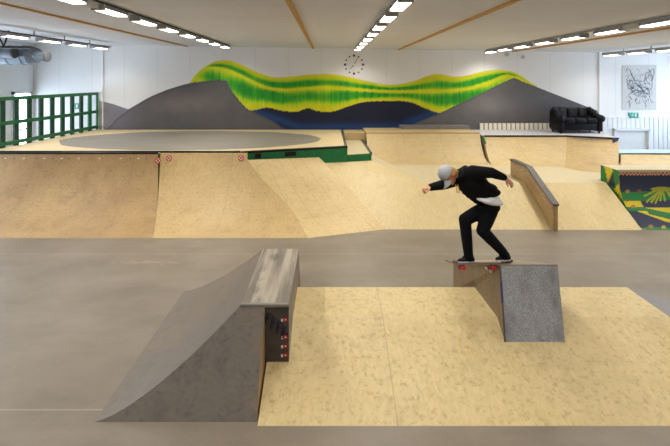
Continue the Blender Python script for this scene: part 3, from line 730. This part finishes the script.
# ------------------------------------------------------------------ sofa
so = thing('leather_sofa', 'black three-seat leather sofa on the deck at the end of the mural', 'sofa', (8.42, 15.55, D))
sx0, sx1, sy0, sy1 = 7.76, 9.34, 15.2, 16.0
MB().box(sx0 + .06, sx1 - .06, sy0 + .08, sy1 - .04, D + .09, D + .36).build('base', M['leather'], so, bevel=.04, smooth=True)
cw_ = (sx1 - sx0 - .44) / 3
for i in range(3):
    a = sx0 + .22 + cw_ * i
    MB().box(a + .004, a + cw_ - .004, sy0 + .02, sy0 + .62, D + .33, D + .52).build('seat_cushion', M['leather'], so, bevel=.06, seg=3, smooth=True)
    hgt = .85 if i == 1 else .84
    m = MB(); m.hull([(a + .004, sy0 + .5, D + .48), (a + cw_ - .004, sy0 + .5, D + .48), (a + cw_ - .004, sy0 + .74, D + .48), (a + .004, sy0 + .74, D + .48)], [(a + .02, sy0 + .62, D + hgt), (a + cw_ - .02, sy0 + .62, D + hgt), (a + cw_ - .02, sy0 + .84, D + hgt), (a + .02, sy0 + .84, D + hgt)])
    m.build('back_cushion', M['leather'], so, bevel=.07, seg=3, smooth=True)
m = MB(); m.prism([(sx0 + .04, sy1 - .17, D + .12), (sx1 - .04, sy1 - .17, D + .12), (sx1 - .1, sy1 - .17, D + .72), (sx1 - .22, sy1 - .17, D + .8), (sx0 + .22, sy1 - .17, D + .88), (sx0 + .06, sy1 - .17, D + .74)], (0, .17, 0)); m.build('back_frame', M['leather'], so, bevel=.05, seg=2, smooth=True)
for sgn, xa in ((1, sx0), (-1, sx1)):
    m = MB(); xi = xa + sgn * .22
    m.box(min(xa + sgn * .05, xi), max(xa + sgn * .05, xi), sy0 + .04, sy1 - .1, D + .06, D + .52)
    o = m.build('armrest', M['leather'], so, bevel=.04, smooth=True)
    MB().tube([(xa + sgn * .12, sy0, D + .5), (xa + sgn * .12, sy0 + .3, D + .54), (xa + sgn * .14, sy1 - .3, D + .66), (xa + sgn * .2, sy1 - .12, D + .78)], [.12, .13, .13, .12], 14).build('arm_roll', M['leather'], o, smooth=True)
for x in (sx0 + .14, sx1 - .14):
    for y in (sy0 + .12, sy1 - .12): MB().tube([(x, y, D), (x, y, D + .1)], .03, 10).build('foot', M['black'], so)

# ------------------------------------------------------------------ funbox
CZ = .4; XA, XB = -.42, 4.15; Y0, Y1, Y2, Y3 = 4.28, 5.48, 6.27, 6.42
fb = thing('funbox', 'broad plywood funbox with a sloped front in the foreground', 'ramp', (2, 5.3, 0))
MB().add([(-.68, Y0, 0), (XB + .9, Y0, 0), (XB, Y1, CZ), (-.68, Y1, CZ)], [(0, 1, 2, 3)]).build('front_bank', M['ply_box'], fb, z0=-.0)
MB().add([(-.68, Y1, CZ), (XB, Y1, CZ), (XB, Y2, CZ), (-.44, Y2, CZ), (-.44, Y1 + .3, CZ), (-.68, Y1 + .3, CZ)], [(0, 1, 2, 3, 4, 5)]).build('flat_top', M['ply_box'], fb, z0=.3)
MB().add([(-.44, Y2, CZ), (XB, Y2, CZ), (XB + .15, Y3, 0), (-.44, Y3, 0)], [(0, 1, 2, 3)]).build('rear_panel', M['ply_brown'], fb)
MB().add([(XB, Y1, CZ), (XB + .9, Y0, 0), (XB + 1.2, Y3, 0), (XB, Y2, CZ)], [(0, 1, 2, 3)]).build('side_bank', M['dark_ramp'], fb, z0=-.0)

# kicker ramp at the left of the funbox
kr = thing('kicker_ramp', 'dark grey plywood kicker ramp with platform at the left end of the funbox', 'ramp', (-1.4, 5.6, 0))
T = .845; YF1, YR1 = 4.91, 6.5; XF, XD, XMM, XRR = -2.26, -.955, -.70, -.44
zk = lambda s_: T * (max(0, s_) / (XD - XF)) ** 1.42; fy = lambda z: 4.33 + (YF1 - 4.33) * z / T; ry = lambda z: 7.0 - (7.0 - YR1) * z / T
rows = []
for i in range(17):
    s = (XD - XF) * i / 16; z = zk(s); x = XF + s; rows.append([(x, fy(z) + (ry(z) - fy(z)) * k / 4, z) for k in range(5)])
MB().grid(rows).build('ramp_surface', M['dark_ramp'], kr)
m = MB(); m.add([r_[0] for r_ in rows] + [(XD, 4.33, 0)], [])
pf = [Vector(r_[0]) for r_ in rows]
fs = MB(); fs.add(pf + [Vector((p.x, 4.33, 0)) for p in pf], [(i, i + 1, 17 + i + 1, 17 + i) for i in range(16)])
fs.add([(XD, 4.33, 0), (XMM, 4.33, 0), (XMM, YF1, T), (XD, YF1, T)], [(0, 1, 2, 3)]); fs.build('front_panel', M['dark_ply'], kr)
pb = [Vector(r_[-1]) for r_ in rows]
fs = MB(); fs.add(pb + [Vector((p.x, 7.0, 0)) for p in pb], [(i, i + 1, 17 + i + 1, 17 + i) for i in range(16)]); fs.add([(XD, 7.0, 0), (XRR, 7.0, 0), (XRR, YR1, T), (XD, YR1, T)], [(0, 1, 2, 3)]); fs.build('rear_panel', M['dark_ply'], kr)
MB().box(XD, XRR, YF1 - .012, YR1, T - .03, T + .002).build('platform_top', None, kr)
t = NT('scuffed_platform'); ax = t.axis()
stripe = t.mul(t.ramp(t.noise((6, .35, 1), 1.5, 4), .42, .62), .8); c = t.mix(stripe, (122, 114, 104), (184, 174, 156)); c = t.mix(t.mul(t.ramp(t.noise((2, 1, 1), 2.2, 3), .55, .75), .7), c, (78, 74, 70)); t.color(c); t.rough(.6)
[o for o in bpy.data.objects if o.parent == kr and o.name.startswith('platform_top')][0].data.materials.clear(); [o for o in bpy.data.objects if o.parent == kr and o.name.startswith('platform_top')][0].data.materials.append(t.m)
MB().box(XD - .01, XRR, YF1 - .02, YF1 + .02, T - .02, T + .005).build('front_edge', plain('worn_edge', (142, 136, 128), .6), kr)
MB().add([(XRR, YF1 + .02, T - .03), (XRR, YR1, T - .03), (XRR, 7.0, 0), (XRR, YF1 + .02, 0)], [(0, 1, 2, 3)]).build('end_panel', M['dark_ply'], kr)
fp = MB().box(XMM + .004, XRR, YF1 + .004, YF1 + .03, .12, T - .03).build('stickered_panel', M['dark_panel'], kr)
# the cheek between sloped front and recessed panel
MB().add([(XMM, 4.33, 0), (XMM, YF1, T), (XMM, YF1, 0)], [(0, 1, 2)]).build('cheek', M['ply_brown'], kr)
yp = YF1 + .001
def lp_(px, py): return Vector(((px - CX) * YF1 / F, yp, H - (py - HY) * YF1 / F))
for py in (319.5, 337, 346, 355):
    a = lp_(285.6, py); m = MB().box(a.x - .022, a.x + .022, yp - .004, yp, a.z - .022, a.z + .022); o = m.build('sticker', M['sticker_red'], fp)
    MB().tube([(a.x, yp - .007, a.z), (a.x, yp - .004, a.z)], .009, 8).build('emblem', M['sticker_white'], o)
    MB().box(a.x - .05, a.x - .028, yp - .004, yp, a.z - .022, a.z + .008).build('sticker_tab', M['sticker_white'], o)
m = MB()
for s in range(2):
    pts = []
    for i in range(64):
        t_ = i / 63; cx_, cy_ = 266 + 20 * t_, 314 + 18 * t_ + (5 if s else 0)
        a = t_ * 24 + s; pts.append(lp_(cx_ + 2.2 * math.cos(a), cy_ + 4.4 * math.sin(a)) + Vector((0, -.003, 0)))
    m.tube(pts, .0045, 5)
m.build('graffiti_tag', M['blue_ink'], fp)

# grind ledge the skater is on
gl = thing('grind_ledge', 'grey and brown wedge-topped grind box under the skater on the funbox', 'ledge', (2.4, 5.6, .2))
FLt, FRt = Vector((2.06, 5.42, 1.05)), Vector((2.755, 5.42, 1.052)); FLb, FRb = Vector((2.06, 5.27, .345)), Vector((2.765, 5.27, .345))
RLt, RRt = Vector((1.94, 7.02, .46)), Vector((2.78, 7.02, .475))
zbank = lambda y: CZ * (y - Y0) / (Y1 - Y0)
FLb = Vector((2.015, 5.15, zbank(5.15))); FRb = Vector((2.70, 5.15, zbank(5.15)))
Lm = Vector((2.05, 5.48, CZ)); Lr = Vector((2.03, 6.27, CZ)); 
MB().add([FLt, FRt, FRb, FLb], [(0, 1, 2, 3)]).build('front_face', M['grip'], gl)
MB().add([FLt, FLb, Lm, Lr, Vector((2.02, 6.45, .02)), Vector((1.94, 7.02, .0)), RLt], [(0, 1, 2, 3, 4, 5, 6)]).build('side_face', M['ledge_side'], gl)
MB().add([FRt, FRb, Vector((2.765, 5.48, CZ)), Vector((2.77, 6.27, CZ)), Vector((2.77, 6.45, .02)), Vector((2.78, 7.02, 0)), RRt], [(0, 1, 2, 3, 4, 5, 6)]).build('side_face', M['ledge_side'], gl)
MB().hull([FLt, FRt, RRt, RLt], [p + Vector((0, 0, .012)) for p in (FLt, FRt, RRt, RLt)]).build('grind_top', M['ledge_top'], gl)
MB().add([RLt, RRt, Vector((2.78, 7.02, 0)), Vector((1.94, 7.02, 0))], [(0, 1, 2, 3)]).build('rear_face', M['ledge_side'], gl)
MB().tube([FLt + Vector((-.004, 0, 0)), RLt + Vector((-.004, 0, 0))], .016, 8).build('steel_edge', M['rail_steel'], gl)
MB().tube([FLt, FLb], .011, 6).build('corner_trim', M['rail_steel'], gl)
MB().tube([FLt.lerp(FLb, .22), FLt.lerp(FLb, .5)], .0135, 6).build('blue_tape', M['blue_paint'], gl)
m = MB(); rr = random.Random(11)
for px, py, w, h in ((475, 266, 3, 3.5), (479, 268, 2, 1.5), (488, 268, 2.4, 2), (492.5, 271, 1.2, 4)):
    dd = 2.05 * F / (px - CX); z = H - (py - HY) * dd / F; ww = w * dd * dd / (2.05 * F) * .4; hh = h * dd / F * .4
    m.box(2.02, 2.046, dd - ww, dd + ww, z - hh, z + hh)
m.build('sticker', M['sticker_white'], gl)

# ------------------------------------------------------------------ skateboard
SY = 5.60
sb = thing('skateboard', 'skateboard with red wheels under the skater on the grind ledge edge', 'skateboard', (1.87, SY, 1.0))
ZD = 1.010; ROLL = math.radians(-19.5); CR, SR = math.cos(ROLL), math.sin(ROLL)
def roll(m):                                            # lean the board to the slope of the box top
    m.v = [Vector((p.x, SY + (p.y - SY) * CR - (p.z - ZD) * SR, ZD + (p.y - SY) * SR + (p.z - ZD) * CR)) for p in m.v]; return m
rows = []; prof = []
for i in range(29):
    x = 1.455 + .83 * i / 28; e_ = max(0, (1.56 - x) / .105, (x - 2.18) / .105); zz = ZD + .035 * min(1.2, e_) ** 1.5
    hw = .1 * math.sqrt(max(.02, 1 - max(0, e_ - .12) ** 2 * 1.15)); prof.append((x, zz, hw))
m = MB(); v = []
rows_t = [[(x, SY + hw * k / 3, z) for k in range(-3, 4)] for x, z, hw in prof]
rows_b = [[(x, y, z - .012) for x, y, z in r_] for r_ in rows_t]
ring = [r_t + r_b[::-1] for r_t, r_b in zip(rows_t, rows_b)]
ring = [q + q[:1] for q in ring]
m.grid(ring); m.add(ring[0][:-1], [tuple(range(14))]); m.add(ring[-1][:-1], [tuple(range(14))]); roll(m).build('deck', M['maple'], sb)
roll(MB().grid([[(x, y, z + .0015) for x, y, z in r_] for r_ in rows_t])).build('grip_tape', M['griptape'], sb)
for tx in (1.645, 2.018):
    tr = roll(MB().hull([(tx - .04, SY - .03, ZD - .013), (tx + .04, SY - .03, ZD - .013), (tx + .04, SY + .03, ZD - .013), (tx - .04, SY + .03, ZD - .013)], [(tx - .02, SY - .02, ZD - .05), (tx + .02, SY - .02, ZD - .05), (tx + .02, SY + .02, ZD - .05), (tx - .02, SY + .02, ZD - .05)])).build('truck', M['galv'], sb)
    roll(MB().tube([(tx, SY - .1, ZD - .052), (tx, SY + .1, ZD - .052)], .009, 8)).build('axle', M['galv'], tr)
    for sgn in (-1, 1): roll(MB().tube([(tx, SY + sgn * .066, ZD - .052), (tx, SY + sgn * .072, ZD - .052), (tx, SY + sgn * .094, ZD - .052), (tx, SY + sgn * .1, ZD - .052)], [.022, .028, .028, .022], 16)).build('wheel', M['red'], tr, smooth=False)

# ------------------------------------------------------------------ skater
per = thing('person', 'skater in black hoodie, black jeans and grey cap crouching with arms spread', 'person', (1.95, 5.62, ZD))
class Blob:
    def __init__(s): s.m = MB()
    def seg(s, a, b, r0, r1, fl=None):
        a, b = Vector(a), Vector(b); n = max(2, int((b - a).length / (min(r0, r1) * .35)) + 1); n = min(n, 30)
        for i in range(n + 1):
            t = i / n; s.m.ball(a.lerp(b, t), r0 + (r1 - r0) * t, None, 6)
        return s
    def chain(s, pts, rs):
        for i in range(len(pts) - 1): s.seg(pts[i], pts[i + 1], rs[i], rs[i + 1])
        return s
    def ell(s, c, R, ax=None): s.m.ball(c, R, ax, 10); return s
    def build(s, name, mat, parent, vox=.009, it=4):
        o = s.m.build(name, None, None)
        md = o.modifiers.new('r', 'REMESH'); md.mode = 'VOXEL'; md.voxel_size = vox; md.use_smooth_shade = True
        if it: sm = o.modifiers.new('s', 'SMOOTH'); sm.factor = .5; sm.iterations = it
        dg = bpy.context.evaluated_depsgraph_get(); me = bpy.data.meshes.new_from_object(o.evaluated_get(dg))
        bpy.data.objects.remove(o); off = parent_world(parent); me.transform(Matrix.Translation(-off)); me.name = name
        me.materials.clear(); me.materials.append(mat); me.polygons.foreach_set('use_smooth', [True] * len(me.polygons))
        q = bpy.data.objects.new(name, me); C.objects.link(q); q.parent = parent; return q
def frame(fwd, up):
    f = Vector(fwd).normalized(); u_ = Vector(up); u_ = (u_ - f * u_.dot(f)).normalized(); r_ = f.cross(u_); return f, u_, r_
hipc = W(490.5, 201, 5.62); pel = hipc
hipR, hipL = W(485, 207, 5.68), W(490.5, 209, 5.57)
knR, knL = W(464.8, 219.5, 5.60), W(482.5, 230.5, 5.52)
anR, anL = W(468.3, 253.5, 5.60), W(503, 252, 5.60)
chest = W(468.5, 180.5, 5.62); belly = W(480, 192, 5.62); nk = W(459, 174, 5.60)
shR, shL = W(459.5, 178.5, 5.70), W(473, 172.2, 5.50)
elR, wrR = W(443.5, 184.6, 5.55), W(430.5, 187.3, 5.42)
elL, wrL = W(491, 172.6, 5.42), W(504.5, 177.6, 5.46)
hd = W(447.6, 174.6, 5.56)
hf, hu, hr = frame((-.46, -.42, -.78), (-.8, -.1, .58))
HM = Matrix((hr, hf, hu)).transposed()                   # local x = right, y = forward, z = up
def HL(x, y, z): return hd + HM @ Vector((x, y, z))
b = Blob()
b.chain([hipc, belly, chest, nk, hd], [.085, .1, .115, .05, .05])
b.chain([shR, elR, wrR], [.05, .038, .027]); b.chain([shL, elL, wrL], [.05, .038, .027]); b.seg(shR, shL, .05, .05)
b.chain([hipc, hipR, knR, anR], [.07, .07, .05, .03]); b.chain([hipc, hipL, knL, anL], [.07, .07, .05, .03])
for an, tx in ((anR, 1.61), (anL, 2.08)): b.chain([an, an + Vector((.012, 0, -.055)), (tx + .07, an.y - .02, ZD + .028)], [.03, .028, .018])
b.ell(hd, (.073, .092, .105), HM); b.ell(HL(0, .028, -.055), (.058, .066, .068), HM); b.ell(HL(0, .06, -.1), (.03, .026, .022), HM)
b.seg(HL(0, .092, .012), HL(0, .106, -.03), .01, .015); b.ell(HL(.075, -.005, -.015), (.012, .024, .034), HM); b.ell(HL(-.075, -.005, -.015), (.012, .024, .034), HM)
b.seg(HL(-.03, .088, .02), HL(.03, .088, .02), .014, .014); b.ell(HL(0, .088, -.062), (.026, .012, .008), HM)
def hand_pts(wr, fw, up, curl, side, b):
    f, u_, r_ = frame(fw, up)
    pal = wr + f * .045; b.seg(wr, wr + f * .03, .026, .028); b.ell(pal + f * .012, (.04, .05, .017), Matrix((r_, f, u_)).transposed())
    for k, (o_, ln) in enumerate(((-.03, .066), (-.01, .076), (.01, .071), (.03, .056))):
        p0 = pal + f * .04 + r_ * o_; d = f; pts = [p0]
        for j in range(3):
            a = curl * (j + .6 + k * .12); d = f * math.cos(a) - u_ * math.sin(a); pts.append(pts[-1] + d * ln * (.42, .32, .26)[j])
        b.chain([pal + r_ * o_ * .7] + pts, [.0105, .0105, .0095, .009, .0078])
    t0 = wr + f * .03 + r_ * side * .03; t1 = t0 + f * .028 + r_ * side * .022 - u_ * .012; t2 = t1 + f * .03 + r_ * side * .004 - u_ * .012
    b.chain([wr + f * .02, t0, t1, t2], [.018, .014, .011, .009])
hand_pts(wrR, (-.85, -.35, -.12), (0, .2, 1), 1.05, -1, b)
hand_pts(wrL, (.72, -.1, -.62), (.5, -.6, .5), .3, 1, b)
body = b.build('body', M['skin'], per, .0062, 2)
# face details
for sgn in (-1, 1):
    MB().ball(HL(sgn * .03, .091, .004), (.011, .007, .007), HM, 8).build('eye', M['sticker_white'], body)
    MB().ball(HL(sgn * .03, .097, .003), (.005, .004, .005), HM, 8).build('pupil', M['eye'], body)
MB().ball(HL(0, .099, -.062), (.022, .006, .0055), HM, 8).build('lips', M['lip'], body)
# hair under the cap
h = Blob(); h.ell(HL(0, -.026, .01), (.083, .082, .098), HM); h.ell(HL(0, -.055, -.04), (.078, .066, .085), HM); h.ell(HL(.062, -.02, -.03), (.022, .04, .045), HM); h.ell(HL(-.062, -.02, -.03), (.022, .04, .045), HM)
h.build('hair', M['hair'], per, .008, 2)
# cap: dome and brim
cap = MB(); v = []; rows = []
for i in range(9):
    th = math.pi / 2 * i / 8 * 1.06; rows.append([HL(.094 * math.sin(th) * math.cos(p_ * math.pi / 12), -.004 + .108 * math.sin(th) * math.sin(p_ * math.pi / 12), .026 + .098 * math.cos(th)) for p_ in range(25)])
cap.grid(rows); capo = cap.build('cap', M['cap_cloth'], per, smooth=True)
rows_t = []
for i in range(7):
    t_ = i / 6; rows_t.append([HL(.088 * math.sin(a_) * (1 - .06 * t_), .07 + .036 * math.cos(a_) + .085 * t_ * max(.25, math.cos(a_)) , .02 - .035 * t_ - .03 * math.sin(a_) ** 2) for a_ in [math.radians(-80 + 160 * k / 12) for k in range(13)]])
mb_ = MB(); mb_.grid(rows_t); mb_.grid([[p - hu * .006 for p in r_] for r_ in rows_t]); 
edge = [rows_t[-1], [p - hu * .006 for p in rows_t[-1]]]; mb_.grid(edge); mb_.build('brim', M['cap_cloth'], capo, smooth=True)
MB().ball(HL(0, -.004, .124), .009, None, 6).build('cap_button', M['cap_cloth'], capo)
# hoodie
h = Blob()
tf = (chest - hipc).normalized()
side = (shL - shR).normalized(); nb = tf.cross(side).normalized(); TM = Matrix((side, nb, tf)).transposed()
hem = hipc.lerp(belly, .1)
h.ell(W(487, 192.3, 5.6), (.168, .148, .058), Matrix.Rotation(math.radians(-3), 3, 'Y')); h.ell(W(484, 188, 5.6), (.165, .15, .07), None)
for t_, rx, ry in ((.3, .172, .15), (.45, .178, .156), (.6, .188, .16), (.75, .195, .158), (.9, .19, .15), (1, .17, .135), (1.1, .13, .115)):
    p = hem.lerp(chest, t_ / .95) + nb * (.0); h.ell(p, (rx, ry, .075), TM)
h.chain([shR, elR, wrR - (wrR - elR).normalized() * .01], [.085, .064, .046]); h.chain([shL, elL, wrL - (wrL - elL).normalized() * .012], [.088, .066, .044])
h.seg(shR.lerp(chest, .3), shL.lerp(chest, .3), .1, .1)
h.ell(nk + Vector((.035, .01, -.005)), (.085, .1, .072), None)
hood = h.build('hoodie', M['black_cloth'], per, .0095, 5)
hb_ = Blob(); c0 = nk + Vector((.045, .02, .012)); hb_.chain([c0 + Vector((-.03, -.1, -.03)), c0 + Vector((.03, -.06, .03)), c0 + Vector((.05, .02, .04)), c0 + Vector((.02, .1, .01))], [.035, .05, .05, .035]); hb_.build('hood', M['black_cloth'], per, .009, 4)
for dx in (0, .035):
    a = W(455.5 + dx * 60, 184.5, 5.44); MB().tube([a, a + Vector((.012, -.01, -.05)), a + Vector((.02, -.005, -.1))], .0055, 6).build('drawstring', M['hair'], hood)
# white shirt hem
h = Blob(); p0 = hipc.lerp(belly, .0) 
for px, py in ((487.5, 197), (489, 199.2), (490, 200.6)): h.ell(W(px, py, 5.60), (.158, .156, .046), Matrix.Rotation(math.radians(9), 3, 'Y'))
h.ell(W(482.5, 198.6, 5.58), (.12, .16, .036), Matrix.Rotation(math.radians(14), 3, 'Y'))
h.build('shirt', M['white_cloth'], per, .008, 3)
# trousers
h = Blob(); hipR, hipL = W(484.5, 209, 5.68), W(490.5, 210, 5.57); h.ell(W(488.8, 206.8, 5.61), (.138, .15, .075), None); h.seg(hipR, hipL, .09, .092)
h.chain([hipR, hipR.lerp(knR, .5), knR, knR.lerp(anR, .5), anR, anR + Vector((.005, 0, -.045))], [.096, .09, .078, .072, .06, .058]); h.chain([hipL, hipL.lerp(knL, .5), knL, knL.lerp(anL, .5), anL, anL + Vector((.012, 0, -.045))], [.098, .092, .078, .07, .058, .056])
h.build('trousers', M['denim'], per, .0095, 4)
# shoes: toes to the left and towards the camera
def shoe(heel, toe):
    heel, toe = Vector(heel), Vector(toe); d = (toe - heel).normalized(); up = Vector((0, -SR, CR)); d = (d - up * d.dot(up)).normalized(); s_ = up.cross(d).normalized()
    A = Matrix((d, s_, up)).transposed(); L_ = (toe - heel).length
    q = Blob(); q.ell(heel + d * .05 + up * .04, (.055, .038, .042), A); q.ell(heel + d * L_ * .45 + up * .035, (.08, .042, .036), A); q.ell(heel + d * (L_ - .065) + up * .026, (.07, .047, .03), A); q.ell(heel + d * .06 + up * .075, (.05, .042, .042), A); q.ell(heel + d * .11 + up * .058, (.055, .04, .034), A)
    o = q.build('shoe', M['suede'], per, .007, 2)
    m = MB(); out = []
    for i in range(24):
        a = 2 * math.pi * i / 24; x = L_ / 2 + L_ / 2 * math.cos(a); y = (.047 if math.cos(a) > 0 else .04) * (abs(math.sin(a)) ** .75) * (1 if math.sin(a) > 0 else -1); out.append(heel + d * x + s_ * y)
    m.prism(out, up * .015); m.build('sole', M['rubber'], o)
sz = lambda y, e=0: ZD + .004 + (y - SY) * math.tan(ROLL) + e
shoe((1.82, 5.625, sz(5.625)), (1.60, 5.57, sz(5.57))); shoe((2.275, 5.64, sz(5.64, .02)), (2.07, 5.56, sz(5.56)))

# ------------------------------------------------------------------ camera, world, view
cam = bpy.data.cameras.new('camera'); co = bpy.data.objects.new('camera', cam); C.objects.link(co)
co.location = (0, 0, H); co.rotation_euler = (math.radians(90), 0, 0)
cam.sensor_width = 36; cam.lens = F / 670 * 36; cam.shift_x = (335 - CX) / 670; cam.shift_y = -(223 - HY) / 670; cam.clip_start = .05
S = bpy.context.scene; S.camera = co
w = bpy.data.worlds.new('world'); S.world = w; w.use_nodes = True
w.node_tree.nodes['Background'].inputs[0].default_value = (.75, .85, 1, 1); w.node_tree.nodes['Background'].inputs[1].default_value = .4
S.view_settings.view_transform = 'Standard'; S.view_settings.look = 'None'; S.view_settings.gamma = 1; S.view_settings.exposure = -0.08; S.view_settings.use_curve_mapping = False
S.cycles.max_bounces = 8; S.cycles.diffuse_bounces = 5; S.cycles.use_denoising = True
